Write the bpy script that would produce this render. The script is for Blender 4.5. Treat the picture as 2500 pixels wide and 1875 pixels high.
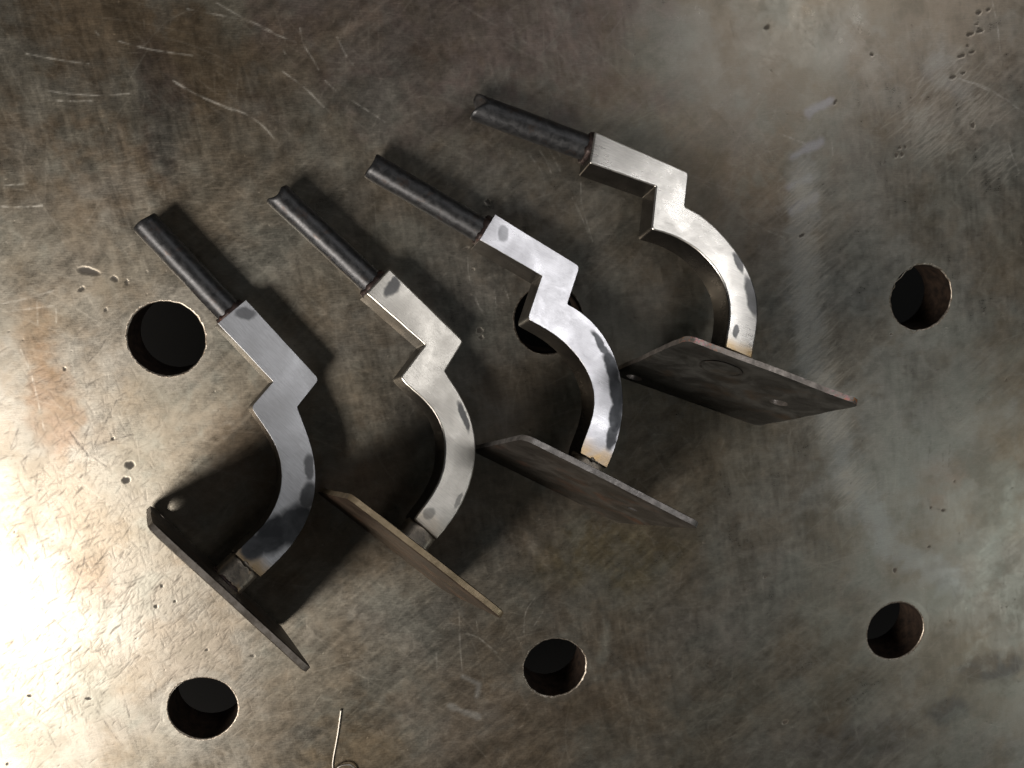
import bpy, bmesh, math, random
import numpy as np
from mathutils import Matrix, Vector

for o in list(bpy.data.objects):
    bpy.data.objects.remove(o)
sc = bpy.context.scene
COL = sc.collection
MM = 0.001
rng = np.random.default_rng(7)

# ------------------------------------------------------------------ camera
CAM = np.array([86.5297, 43.2284, 331.4229])             # mm above the table
ROT = np.array([[0.98958330, -0.03398564, 0.13989234],
                [-0.06103474, -0.97912409, 0.19388343],
                [0.13038271, -0.20040210, -0.97099915]])  # rows: right, down, forward
FPX, PW, PH = 2109.17, 2500.0, 1875.0
cd = bpy.data.cameras.new("camera")
cam = bpy.data.objects.new("camera", cd)
COL.objects.link(cam)
M = Matrix.Identity(4)
for r in range(3):
    M[r][0] = ROT[0][r]; M[r][1] = -ROT[1][r]; M[r][2] = -ROT[2][r]
    M[r][3] = CAM[r] * MM
cam.matrix_world = M
cd.sensor_width = 36.0
cd.lens = FPX / PW * 36.0
cd.clip_start = 0.01
cd.clip_end = 20.0
sc.camera = cam

# ------------------------------------------------------------------ world, lamps, exposure
w = bpy.data.worlds.new("World")
sc.world = w
w.use_nodes = True
bg = w.node_tree.nodes["Background"]
bg.inputs[0].default_value = (0.95, 0.98, 1.0, 1)
bg.inputs[1].default_value = 0.028
sc.view_settings.view_transform = 'Standard'
sc.view_settings.look = 'None'
sc.view_settings.exposure = 0.0
sc.view_settings.gamma = 1.0


def lamp(name, loc, target, energy, color, size, size_y=None, shape='DISK', along=None):
    l = bpy.data.lights.new(name, 'AREA')
    l.energy = energy
    l.color = color
    l.shape = shape
    l.size = size
    if size_y:
        l.size_y = size_y
    o = bpy.data.objects.new(name, l)
    COL.objects.link(o)
    o.location = loc
    o.rotation_euler = (Vector(target) - Vector(loc)).to_track_quat('-Z', 'Y').to_euler()
    if along:
        z = (Vector(loc) - Vector(target)).normalized()
        x = Vector(along); x = (x - z * x.dot(z)).normalized()
        y = z.cross(x)
        o.rotation_euler = Matrix((x, y, z)).transposed().to_euler()
    return o


lamp("bench_lamp", (-0.63, -0.50, 0.86), (0.05, -0.06, 0.0), 15.5, (1.0, 0.92, 0.83), 0.52)
lamp("ceiling_tube", (0.97, 0.64, 1.15), (0.15, 0.0, 0.0), 2.8, (1.0, 0.98, 0.97), 0.95, 0.22, 'RECTANGLE', (0.57, 0.82, 0))
lamp("ceiling_tube_far", (1.25, -0.62, 1.0), (0.2, -0.05, 0.0), 1.3, (0.95, 1.0, 0.96), 0.5, 0.3, 'RECTANGLE')

# ------------------------------------------------------------------ helpers


def table_pt(u, v):
    """photo pixel -> point on the table top (mm)"""
    d = ROT.T @ np.array([(u - PW / 2) / FPX, (v - PH / 2) / FPX, 1.0])
    t = -CAM[2] / d[2]
    return (CAM + t * d)[:2]


def zoom(ox, oy, s, pts):
    return [tuple(table_pt(ox + p[0] / s, oy + p[1] / s)) for p in pts]


def mesh_obj(name, verts, faces, mat, parent=None, smooth=True):
    me = bpy.data.meshes.new(name)
    me.from_pydata([tuple(v) for v in verts], [], [tuple(f) for f in faces])
    me.validate()
    me.update()
    if smooth:
        me.polygons.foreach_set('use_smooth', [True] * len(me.polygons))
    o = bpy.data.objects.new(name, me)
    COL.objects.link(o)
    if mat:
        me.materials.append(mat)
    if parent:
        o.parent = parent
    return o


def vnoise(X, Y, cell, seed):
    """smooth value noise in -1..1, cell in mm"""
    r = np.random.default_rng(seed)
    N = 256
    lat = r.uniform(-1, 1, (N, N)).astype(np.float32)
    x = X / cell + 1000.0
    y = Y / cell + 1000.0
    xi = np.floor(x).astype(np.int64)
    yi = np.floor(y).astype(np.int64)
    fx = (x - xi).astype(np.float32)
    fy = (y - yi).astype(np.float32)
    fx = fx * fx * (3 - 2 * fx)
    fy = fy * fy * (3 - 2 * fy)
    a = lat[yi % N, xi % N]
    b = lat[yi % N, (xi + 1) % N]
    c = lat[(yi + 1) % N, xi % N]
    d = lat[(yi + 1) % N, (xi + 1) % N]
    return (a * (1 - fx) + b * fx) * (1 - fy) + (c * (1 - fx) + d * fx) * fy


def fbm(X, Y, cell, seed, octv=4, gain=0.55):
    s = 0
    a = 1.0
    t = 0
    for k in range(octv):
        c, si = math.cos(0.6 * k + seed), math.sin(0.6 * k + seed)
        s = s + a * vnoise(X * c - Y * si, X * si + Y * c, cell, seed * 31 + k)
        t += a
        a *= gain
        cell *= 0.5
    return s / t


def sstep(a, b, x):
    t = np.clip((x - a) / (b - a), 0, 1)
    return t * t * (3 - 2 * t)


class NT:
    """little node-tree writer"""

    def __init__(self, name):
        self.mat = bpy.data.materials.new(name)
        self.mat.use_nodes = True
        self.t = self.mat.node_tree
        self.bsdf = self.t.nodes["Principled BSDF"]

    def n(self, typ, **kw):
        nd = self.t.nodes.new(typ)
        for k, v in kw.items():
            setattr(nd, k, v)
        return nd

    def link(self, a, b):
        self.t.links.new(a, b)

    def put(self, sock, v):
        if hasattr(v, 'is_output'):
            self.link(v, sock)
        else:
            sock.default_value = v

    def math(self, op, a, b=None, c=None, clamp=False):
        nd = self.n('ShaderNodeMath', operation=op, use_clamp=clamp)
        for i, v in enumerate((a, b, c)):
            if v is not None:
                self.put(nd.inputs[i], v)
        return nd.outputs[0]

    def mix(self, fac, a, b):
        nd = self.n('ShaderNodeMix', data_type='RGBA')
        self.put(nd.inputs[0], fac)
        self.put(nd.inputs[6], a)
        self.put(nd.inputs[7], b)
        return nd.outputs[2]

    def noise(self, vec, scale, detail=4, rough=0.55, dist=0.0):
        nd = self.n('ShaderNodeTexNoise')
        self.put(nd.inputs['Vector'], vec)
        nd.inputs['Scale'].default_value = scale
        nd.inputs['Detail'].default_value = detail
        nd.inputs['Roughness'].default_value = rough
        nd.inputs['Distortion'].default_value = dist
        return nd.outputs['Fac']

    def obj(self):
        return self.n('ShaderNodeTexCoord').outputs['Object']

    def mapping(self, vec, rot=(0, 0, 0), scale=(1, 1, 1), loc=(0, 0, 0)):
        nd = self.n('ShaderNodeMapping')
        self.put(nd.inputs[0], vec)
        nd.inputs['Location'].default_value = loc
        nd.inputs['Rotation'].default_value = rot
        nd.inputs['Scale'].default_value = scale
        return nd.outputs[0]

    def rng(self, v, a, b, c, d, smooth=False):
        nd = self.n('ShaderNodeMapRange', interpolation_type='SMOOTHSTEP' if smooth else 'LINEAR')
        self.put(nd.inputs[0], v)
        for i, x in enumerate((a, b, c, d)):
            nd.inputs[1 + i].default_value = x
        return nd.outputs[0]

    def bump(self, h, strength, dist, normal=None):
        nd = self.n('ShaderNodeBump')
        self.put(nd.inputs['Height'], h)
        nd.inputs['Strength'].default_value = strength
        nd.inputs['Distance'].default_value = dist
        if normal:
            self.link(normal, nd.inputs['Normal'])
        return nd.outputs[0]

    def rgb(self, c):
        return (c[0], c[1], c[2], 1.0)


# ------------------------------------------------------------------ materials
def mat_table():
    m = NT("worn_table_steel")
    a = m.n('ShaderNodeAttribute', attribute_name='wear_colour')
    s = m.n('ShaderNodeAttribute', attribute_name='wear_surface')
    sep = m.n('ShaderNodeSeparateColor')
    m.link(s.outputs['Color'], sep.inputs[0])
    ob = m.obj()
    g1 = m.noise(ob, 1600, 3, 0.7)
    g2 = m.noise(m.mapping(ob, (0, 0, 0.5), (250, 3200, 1)), 1, 2, 0.6)
    g3 = m.noise(m.mapping(ob, (0, 0, 1.9), (250, 3200, 1)), 1, 2, 0.6)
    grain = m.math('ADD', m.math('MULTIPLY', g1, 0.4), m.math('ADD', m.math('MULTIPLY', g2, 0.3), m.math('MULTIPLY', g3, 0.3)))
    gv = m.rng(grain, 0.32, 0.68, 0.84, 1.16)
    vm = m.n('ShaderNodeVectorMath', operation='SCALE')
    m.link(a.outputs['Color'], vm.inputs[0])
    m.link(gv, vm.inputs['Scale'])
    m.link(vm.outputs[0], m.bsdf.inputs['Base Color'])
    m.link(sep.outputs[1], m.bsdf.inputs['Metallic'])
    r = m.math('ADD', sep.outputs[0], m.rng(grain, 0.3, 0.7, -0.07, 0.07), clamp=True)
    m.link(r, m.bsdf.inputs['Roughness'])
    b1 = m.bump(sep.outputs[2], 0.9, 0.0003)
    b2 = m.bump(grain, 0.30, 0.00006, b1)
    m.link(b2, m.bsdf.inputs['Normal'])
    return m.mat


def mat_hole():
    m = NT("rusty_hole_wall")
    ob = m.obj()
    n = m.noise(ob, 300, 5, 0.65)
    m.link(m.mix(m.rng(n, 0.35, 0.7, 0, 1), (0.018, 0.012, 0.009, 1), (0.06, 0.038, 0.026, 1)), m.bsdf.inputs['Base Color'])
    m.bsdf.inputs['Metallic'].default_value = 0.3
    m.bsdf.inputs['Roughness'].default_value = 0.65
    m.link(m.bump(n, 0.6, 0.0004), m.bsdf.inputs['Normal'])
    return m.mat


def mat_rim():
    m = NT("bare_hole_edge")
    ob = m.obj()
    n = m.noise(ob, 700, 4, 0.7)
    m.link(m.mix(m.rng(n, 0.4, 0.65, 0, 1), (0.22, 0.18, 0.14, 1), (0.50, 0.46, 0.40, 1)), m.bsdf.inputs['Base Color'])
    m.bsdf.inputs['Metallic'].default_value = 0.9
    m.bsdf.inputs['Roughness'].default_value = 0.42
    m.link(m.bump(n, 0.8, 0.0002), m.bsdf.inputs['Normal'])
    return m.mat


def mat_bar(name, spots, base, gold, rough, seed):
    """ground flat bar; spots = leftover mill scale (x, y, rx, ry, rot deg) in mm of the bar's own plane"""
    m = NT(name)
    ob = m.obj()
    off = m.mapping(ob, loc=(seed * 0.37, seed * 0.21, 0))
    wob = m.n('ShaderNodeTexNoise')
    m.link(off, wob.inputs['Vector'])
    wob.inputs['Scale'].default_value = 190
    wob.inputs['Detail'].default_value = 4
    wv = m.n('ShaderNodeVectorMath', operation='MULTIPLY_ADD')
    m.link(wob.outputs['Color'], wv.inputs[0])
    wv.inputs[1].default_value = (0.0034, 0.0034, 0)
    wv.inputs[2].default_value = (-0.0017, -0.0017, 0)
    pv = m.n('ShaderNodeVectorMath', operation='ADD')
    m.link(ob, pv.inputs[0])
    m.link(wv.outputs[0], pv.inputs[1])
    mask = None
    for (x, y, rx, ry, rot, *wt) in spots:
        mp = m.n('ShaderNodeMapping', vector_type='TEXTURE')
        m.link(pv.outputs[0], mp.inputs[0])
        mp.inputs['Location'].default_value = (x * MM, y * MM, 0)
        mp.inputs['Rotation'].default_value = (0, 0, math.radians(rot))
        mp.inputs['Scale'].default_value = (rx * MM, ry * MM, 1e3)
        ln = m.n('ShaderNodeVectorMath', operation='LENGTH')
        m.link(mp.outputs[0], ln.inputs[0])
        k = m.rng(ln.outputs['Value'], 0.72, 1.2, 1, 0, True)
        k = m.math('MULTIPLY', k, wt[0] if wt else 0.85)
        mask = k if mask is None else m.math('MAXIMUM', mask, k)
    # brushed grain along and across
    br = m.noise(m.mapping(off, (0, 0, 0.9 + seed), (220, 2600, 400)), 1, 3, 0.65)
    br2 = m.noise(m.mapping(off, (0, 0, -0.5 + seed), (260, 2400, 400)), 1, 3, 0.65)
    cl = m.noise(off, 75, 5, 0.6, 0.4)
    br3 = m.noise(m.mapping(off, (0, 0, 0.35 * seed), (90, 1100, 300)), 1, 4, 0.7)
    grain = m.math('ADD', m.math('MULTIPLY', br, 0.35), m.math('ADD', m.math('MULTIPLY', br2, 0.3), m.math('MULTIPLY', br3, 0.35)))
    steel = m.mix(m.rng(cl, 0.38, 0.66, 0, 1, True), m.rgb([c * 0.90 for c in base]), m.rgb(base))
    # straw heat tint towards the welded end (y small)
    sx = m.n('ShaderNodeSeparateXYZ')
    m.link(pv.outputs[0], sx.inputs[0])
    tint = m.rng(sx.outputs[1], 0.0125, 0.019, 1, 0, True)
    tint = m.math('MULTIPLY', tint, m.rng(cl, 0.3, 0.55, 0.35, 1))
    steel = m.mix(m.math('MULTIPLY', tint, gold), steel, (0.52, 0.33, 0.11, 1))
    scale = m.mix(m.rng(cl, 0.35, 0.7, 0, 1), (0.055, 0.058, 0.064, 1), (0.125, 0.13, 0.14, 1))
    gv = m.rng(grain, 0.36, 0.64, 0.80, 1.14)
    sv = m.n('ShaderNodeVectorMath', operation='SCALE')
    m.link(steel, sv.inputs[0]); m.link(gv, sv.inputs['Scale'])
    c = m.mix(mask, sv.outputs[0], scale)
    # the sides keep their black rolling scale: told apart by the face direction in the bar's own frame
    tcn = m.n('ShaderNodeTexCoord')
    nz_ = m.n('ShaderNodeSeparateXYZ')
    m.link(tcn.outputs['Normal'], nz_.inputs[0])
    top = m.rng(nz_.outputs[2], 0.30, 0.62, 0, 1, True)
    sidec = m.mix(m.rng(cl, 0.35, 0.65, 0, 1), (0.06, 0.056, 0.052, 1), (0.12, 0.112, 0.105, 1))
    c = m.mix(top, sidec, c)
    m.link(c, m.bsdf.inputs['Base Color'])
    m.bsdf.inputs['Metallic'].default_value = 0.93
    r = m.math('ADD', m.rng(grain, 0.3, 0.7, rough - 0.06, rough + 0.08), m.rng(cl, 0.3, 0.7, 0.08, -0.04))
    if mask is not None:
        r = m.math('ADD', r, m.math('MULTIPLY', mask, 0.06))
    m.link(r, m.bsdf.inputs['Roughness'])
    dents = m.noise(off, 17, 1, 0.4)
    b0 = m.bump(dents, 0.8, 0.0040)
    m.link(m.bump(grain, 0.22, 0.00012, b0), m.bsdf.inputs['Normal'])
    return m.mat


def mat_scale(name, c0, c1, c2, rough, metal, sc0=140, bump=0.35):
    """dark mill-scaled steel with rusty blotches and scuffs"""
    m = NT(name)
    ob = m.obj()
    n1 = m.noise(ob, sc0, 6, 0.62, 0.5)
    n2 = m.noise(ob, 1500, 3, 0.6)
    n3 = m.noise(m.mapping(ob, loc=(3.1, 1.7, 0.4)), sc0 * 0.6, 5, 0.6, 0.3)
    c = m.mix(m.rng(n1, 0.35, 0.65, 0, 1, True), m.rgb(c0), m.rgb(c1))
    c = m.mix(m.rng(n3, 0.55, 0.70, 0, 0.85, True), c, m.rgb(c2))
    m.link(c, m.bsdf.inputs['Base Color'])
    m.bsdf.inputs['Metallic'].default_value = metal
    m.link(m.math('ADD', m.rng(n1, 0.3, 0.7, rough - 0.08, rough + 0.1), m.rng(n2, 0.3, 0.7, -0.04, 0.05)), m.bsdf.inputs['Roughness'])
    hh = m.math('ADD', m.math('MULTIPLY', n1, 0.7), m.math('MULTIPLY', n2, 0.3))
    m.link(m.bump(hh, bump, 0.0006), m.bsdf.inputs['Normal'])
    return m.mat


M_TABLE, M_HOLE, M_RIM = mat_table(), mat_hole(), mat_rim()

# ------------------------------------------------------------------ the welding table
HOLES = [(2.75, -0.02, 13.75), (0.29, -150.97, 13.5), (145.19, -149.48, 13.3),
         (300.91, -149.15, 13.5), (303.57, 0.8, 13.4), (146.3, -0.5, 13.4)]
table = bpy.data.objects.new("welding_table", None)
COL.objects.link(table)
table.location = (0.146, -0.07, 0)
table['label'] = "worn brown-grey steel welding table top drilled with round clamping holes"
table['category'] = "welding table"
TLOC = Vector(table.location)


def build_table():
    p = 0.42

    def axis(lo, hi, far_lo, far_hi):
        core = np.arange(lo, hi, p)
        def tail(a, b):
            k = np.linspace(0, 1, 42)[1:]
            return a + (b - a) * k ** 2.6
        return np.concatenate([tail(core[0], far_lo)[::-1], core, tail(core[-1], far_hi)])
    xs = axis(-96, 388, -450, 800)
    ys = axis(-246, 134, -620, 480)
    X, Y = np.meshgrid(xs, ys)
    H, W = X.shape
    Xf, Yf = X.astype(np.float32), Y.astype(np.float32)
    # ---------------- wear painting
    big = fbm(Xf, Yf, 120, 3, 4)
    mid = fbm(Xf, Yf, 34, 5, 4, 0.5)
    sml = fbm(Xf, Yf, 9, 9, 4, 0.65)
    hue = fbm(Xf, Yf, 75, 12, 4, 0.5)
    hue2 = fbm(Xf, Yf, 46, 17, 4, 0.55)

    def streak(ang, lng, sht, seed):
        c, s_ = math.cos(math.radians(ang)), math.sin(math.radians(ang))
        return fbm((Xf * c + Yf * s_) / lng, (-Xf * s_ + Yf * c) / sht, 1.0, seed, 3, 0.6) if False else \
            0.6 * vnoise((Xf * c + Yf * s_) / lng, (-Xf * s_ + Yf * c) / sht, 1.0, seed) + 0.4 * vnoise((Xf * c + Yf * s_) / (lng * 0.4), (-Xf * s_ + Yf * c) / (sht * 0.5), 1.0, seed + 1)
    wgt = sstep(-0.25, 0.25, fbm(Xf, Yf, 55, 23, 2))
    grain = wgt * streak(38, 14, 1.3, 211) + (1 - wgt) * streak(98, 12, 1.2, 214)
    grain = 0.75 * grain + 0.35 * streak(8, 22, 2.2, 217)
    smear = wgt * streak(30, 60, 9, 221) + (1 - wgt) * streak(120, 55, 8, 224)
    olive = np.array([0.250, 0.228, 0.186])
    brown = np.array([0.215, 0.160, 0.112])
    grey = np.array([0.335, 0.328, 0.312])
    plum = np.array([0.225, 0.172, 0.160])
    col = np.empty((H, W, 3), np.float32)
    col[:] = olive
    rough = np.full((H, W), 0.36, np.float32)
    hgt = np.zeros((H, W), np.float32)
    metal = np.full((H, W), 0.86, np.float32)

    def blend(mask, c):
        for i in range(3):
            col[..., i] += mask * (c[i] - col[..., i])

    blend(0.55 * sstep(-0.15, 0.60, hue + 0.12 * sml), brown)
    blend(0.38 * sstep(-0.05, 0.55, -hue + 0.25 * mid), grey)
    blend(0.40 * sstep(0.0, 0.5, hue2), np.array([0.275, 0.262, 0.240]))
    blend(0.35 * sstep(-0.05, 0.6, -hue2), np.array([0.19, 0.160, 0.115]))
    # heat-blued / purple and rusty zones
    def zone(u, v, rx, ry, jit=0.35, seed=1):
        c = table_pt(u, v)
        k = 1 / 6.3
        d = np.sqrt(((X - c[0]) / (rx * k)) ** 2 + ((Y - c[1]) / (ry * k)) ** 2)
        d = d + jit * fbm(Xf, Yf, 14, 40 + seed, 4, 0.6)
        return sstep(1.0, 0.35, d).astype(np.float32)
    blend(0.65 * zone(1150, 60, 620, 330, 0.5, 1), plum)
    blend(0.60 * zone(200, 120, 560, 420, 0.5, 2), np.array([0.165, 0.112, 0.062]))
    blend(0.4 * zone(2300, 1180, 110, 90, 0.5, 3), np.array([0.29, 0.19, 0.13]))
    blend(0.5 * zone(2200, 950, 420, 520, 0.5, 4), np.array([0.325, 0.33, 0.31]))
    blend(0.55 * zone(2350, 150, 330, 260, 0.5, 5), np.array([0.37, 0.32, 0.265]))
    blend(0.55 * zone(128, 1000, 62, 160, 1.3, 6), np.array([0.20, 0.118, 0.065]))
    blend(0.5 * zone(90, 820, 70, 120, 0.6, 7), np.array([0.20, 0.115, 0.05]))
    blend(0.6 * zone(385, 260, 75, 210, 0.45, 8), np.array([0.105, 0.085, 0.085]))
    blend(0.55 * zone(235, 1440, 70, 150, 0.5, 9), np.array([0.17, 0.125, 0.09]))
    blend(0.4 * zone(60, 1330, 60, 60, 0.6, 10), np.array([0.20, 0.14, 0.09]))
    blend(0.5 * zone(850, 1850, 190, 260, 0.5, 11), np.array([0.235, 0.165, 0.085]))
    blend(0.4 * zone(1500, 1350, 260, 140, 0.5, 12), np.array([0.23, 0.19, 0.09]))
    blend(0.5 * zone(2100, 1800, 260, 90, 0.5, 13), np.array([0.14, 0.135, 0.13]))
    blend(0.8 * zone(2430, 1630, 130, 60, 0.5, 14), np.array([0.10, 0.095, 0.09]))
    blend(0.7 * zone(2310, 1740, 90, 60, 0.5, 15), np.array([0.11, 0.105, 0.10]))
    pat = fbm(Xf, Yf, 24, 301, 5, 0.66)
    pat2 = fbm(Xf, Yf, 17, 305, 5, 0.68)
    speck = fbm(Xf, Yf, 3.2, 309, 3, 0.8)
    blend(0.36 * sstep(0.0, 0.36, pat), np.array([0.195, 0.146, 0.095]))
    blend(0.45 * sstep(0.0, 0.36, -pat), np.array([0.245, 0.252, 0.222]))
    blend(0.34 * sstep(0.08, 0.36, pat2), np.array([0.150, 0.135, 0.105]))
    blend(0.28 * sstep(0.10, 0.36, -pat2), np.array([0.315, 0.300, 0.262]))
    rough += 0.05 * pat2 + 0.06 * speck
    val = 1.0 + 0.16 * speck + 0.07 * mid + 0.045 * sml + 0.13 * grain + 0.10 * big + 0.13 * smear
    col *= np.clip(val, 0.35, 1.8)[..., None]
    rough += 0.025 * mid + 0.02 * sml + 0.05 * grain + 0.045 * smear
    hgt += 0.5 + 0.06 * mid + 0.05 * sml + 0.03 * grain

    # ---------------- strokes
    ix = np.arange(W); iy = np.arange(H)

    def splat(px, py, val):
        buf = np.zeros(H * W, np.float64)
        fx = np.interp(px, xs, ix); fy = np.interp(py, ys, iy)
        x0 = np.clip(fx.astype(int), 0, W - 2); y0 = np.clip(fy.astype(int), 0, H - 2)
        ax = fx - x0; ay = fy - y0
        for dx, dy, wt in ((0, 0, (1 - ax) * (1 - ay)), (1, 0, ax * (1 - ay)), (0, 1, (1 - ax) * ay), (1, 1, ax * ay)):
            buf += np.bincount((y0 + dy) * W + x0 + dx, weights=wt * val, minlength=H * W)
        return np.clip(buf, 0, 1).reshape(H, W).astype(np.float32)

    def random_strokes(n, lmin, lmax, ang0, spread, seed, boxes=None, amp=(0.2, 1.0)):
        r = np.random.default_rng(seed)
        if boxes is None:
            cx = r.uniform(-96, 388, n); cy = r.uniform(-246, 134, n)
        else:
            k = r.integers(0, len(boxes), n)
            b = np.array(boxes)[k]
            cx = b[:, 0] + b[:, 2] * r.normal(0, 0.5, n); cy = b[:, 1] + b[:, 3] * r.normal(0, 0.5, n)
        L = lmin * (lmax / lmin) ** (r.uniform(0, 1, n) ** 1.6)
        a = np.radians(ang0 + spread * r.normal(0, 1, n))
        cur = r.normal(0, 0.006, n)
        am = r.uniform(amp[0], amp[1], n) ** 1.5
        PX, PY, PV = [], [], []
        K = np.maximum((L / 0.30).astype(int), 3)
        for i in range(n):
            s = np.linspace(-0.5, 0.5, K[i]) * L[i]
            th = a[i] + cur[i] * s
            PX.append(cx[i] + s * np.cos(th)); PY.append(cy[i] + s * np.sin(th))
            f = 1 - (2 * np.abs(s) / L[i]) ** 3
            PV.append(am[i] * f)
        return splat(np.concatenate(PX), np.concatenate(PY), np.concatenate(PV) * 0.72)

    def path(pts, seed=0, amp=1.0, width=1):
        pts = np.array(pts, float)
        # catmull-rom
        P = np.vstack([2 * pts[0] - pts[1], pts, 2 * pts[-1] - pts[-2]])
        out = []
        for i in range(1, len(P) - 2):
            L = np.linalg.norm(P[i + 1] - P[i])
            t = np.linspace(0, 1, max(4, int(L / 0.25)))[:, None]
            out.append(0.5 * ((2 * P[i]) + (-P[i - 1] + P[i + 1]) * t + (2 * P[i - 1] - 5 * P[i] + 4 * P[i + 1] - P[i + 2]) * t ** 2 + (-P[i - 1] + 3 * P[i] - 3 * P[i + 1] + P[i + 2]) * t ** 3))
        q = np.vstack(out)
        r = np.random.default_rng(seed + 99)
        v = np.interp(np.arange(len(q)), np.linspace(0, len(q), 15), r.uniform(0.0, 1, 15) ** 1.3 * amp)
        PX, PY, PV = [], [], []
        for k in range(width):
            o = (k - (width - 1) / 2) * 0.35
            PX.append(q[:, 0] + o); PY.append(q[:, 1] + o * 0.7); PV.append(v)
        return np.concatenate(PX), np.concatenate(PY), np.concatenate(PV)

    light = random_strokes(9000, 2, 22, 60, 60, 1, amp=(0.06, 0.48))
    light = np.maximum(light, random_strokes(3600, 4, 60, -35, 25, 2, amp=(0.06, 0.48)))
    dark = random_strokes(9000, 1.2, 10, 30, 70, 3, amp=(0.05, 0.42))
    # cross-hatched filing marks on the lit left side
    lb = [tuple(table_pt(u, v)) + (30, 40) for u, v in ((150, 1250), (250, 1000), (300, 1500), (120, 1650), (400, 1380), (550, 1560))]
    dark = np.maximum(dark, random_strokes(3800, 1.2, 8, 38, 14, 4, lb, (0.1, 0.75)))
    dark = np.maximum(dark, random_strokes(1500, 2, 10, 100, 14, 5, lb, (0.1, 0.65)))
    ub = [tuple(table_pt(u, v)) + (26, 16) for u, v in ((500, 600), (420, 500), (650, 520), (380, 420), (780, 800))]
    dark = np.maximum(dark, random_strokes(1300, 2, 11, 8, 12, 6, ub, (0.1, 0.6)))
    rb = [tuple(table_pt(u, v)) + (9, 12) for u, v in ((1975, 620), (1970, 720), (1985, 820), (2010, 920), (2040, 1040), (2080, 1180), (1960, 480))]
    hatch = random_strokes(2600, 3, 11, 38, 5, 7, rb, (0.15, 0.7))
    rb2 = [tuple(table_pt(u, v)) + (12, 9) for u, v in ((2310, 190), (2380, 260), (2250, 290), (2430, 400), (2300, 340))]
    hatch = np.maximum(hatch, random_strokes(1200, 3, 14, 40, 8, 8, rb2, (0.15, 0.7)))
    light = np.maximum(light, 1.0 * hatch)

    S1 = lambda p: zoom(0, 0, 2.212, p)
    S7 = lambda p: zoom(1100, 200, 2.766, p)
    S5 = lambda p: zoom(860, 350, 2.766, p)
    SR = lambda p: zoom(1800, 0, 2.766, p)
    SL = lambda p: zoom(0, 600, 2.765, p)
    SB = lambda p: zoom(0, 1200, 2.457, p)
    SM = lambda p: zoom(700, 1450, 2.765, p)
    SQ = lambda p: zoom(1800, 600, 2.37, p)
    lines = [S1(q) for q in (
        [(515, 170), (535, 192)], [(640, 222), (760, 255), (860, 275), (1040, 300)], [(140, 290), (330, 325), (480, 345)],
        [(245, 487), (360, 505), (540, 515), (700, 505)], [(260, 540), (380, 546), (500, 545)],
        [(935, 435), (1060, 505), (1180, 560), (1290, 600), (1360, 635), (1430, 690), (1480, 750)],
        [(950, 450), (1100, 530), (1240, 590), (1330, 612)],
        [(1010, 48), (1120, 70), (1230, 90), (1330, 115), (1450, 170), (1600, 230)],
        [(1170, 15), (1300, 90), (1480, 180), (1540, 290)], [(1620, 150), (1640, 240), (1690, 320), (1720, 375)],
        [(1525, 385), (1640, 470), (1750, 580)], [(1755, 435), (1815, 490)], [(1880, 530), (1990, 600), (2080, 660)],
        [(0, 1115), (120, 1118), (230, 1110)], [(0, 1000), (80, 998), (150, 990)], [(1820, 200), (1870, 300), (1920, 365)])]
    lines += [S7(q) for q in ([(540, 500), (610, 600), (640, 680)], [(600, 460), (650, 540), (680, 620)], [(660, 440), (700, 520), (740, 600)],
                              [(710, 450), (740, 500)], [(880, 680), (885, 820), (930, 980), (960, 1080)], [(820, 780), (880, 900), (940, 1050)])]
    lines += [S5(q) for q in ([(780, 770), (790, 900), (850, 1090), (880, 1130)], [(1020, 960), (1060, 1060)], [(960, 1000), (975, 1110)])]
    lines += [SR(q) for q in ([(1520, 540), (1700, 600), (1936, 760)], [(1500, 530), (1650, 590), (1850, 690)], [(1720, 0), (1760, 200), (1785, 460)], [(280, 900), (460, 970)],
                              [(640, 960), (645, 1050)], [(1830, 960), (1860, 1060), (1900, 1150)], [(170, 1545), (330, 1610)])]
    lines += [SM(q) for q in ([(1165, 130), (1170, 350), (1190, 560)], [(1200, 265), (1300, 300), (1420, 400)], [(1600, 260), (1615, 120), (1680, 20)], [(1010, 400), (1015, 530)],
                              [(1280, 180), (1290, 250)], [(1655, 240), (1730, 120)])]
    PX, PY, PV = [], [], []
    for i, q in enumerate(lines):
        a, b, c = path(q, i, 1.0 if i < 16 else 0.55)
        PX.append(a); PY.append(b); PV.append(c)
    strong = splat(np.concatenate(PX), np.concatenate(PY), np.concatenate(PV))
    # scratches in the hot corner
    PX, PY, PV = [], [], []
    for i, q in enumerate([SL(k) for k in ([(0, 450), (200, 425), (370, 405)], [(0, 395), (200, 350), (370, 300)], [(250, 370), (255, 540)], [(380, 400), (380, 520)],
                                           [(140, 700), (220, 900), (300, 1250)])]):
        a, b, c = path(q, i + 50, 0.45); PX.append(a); PY.append(b); PV.append(c)
    strong = np.maximum(strong, splat(np.concatenate(PX), np.concatenate(PY), np.concatenate(PV)))
    PX, PY, PV = [], [], []
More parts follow.
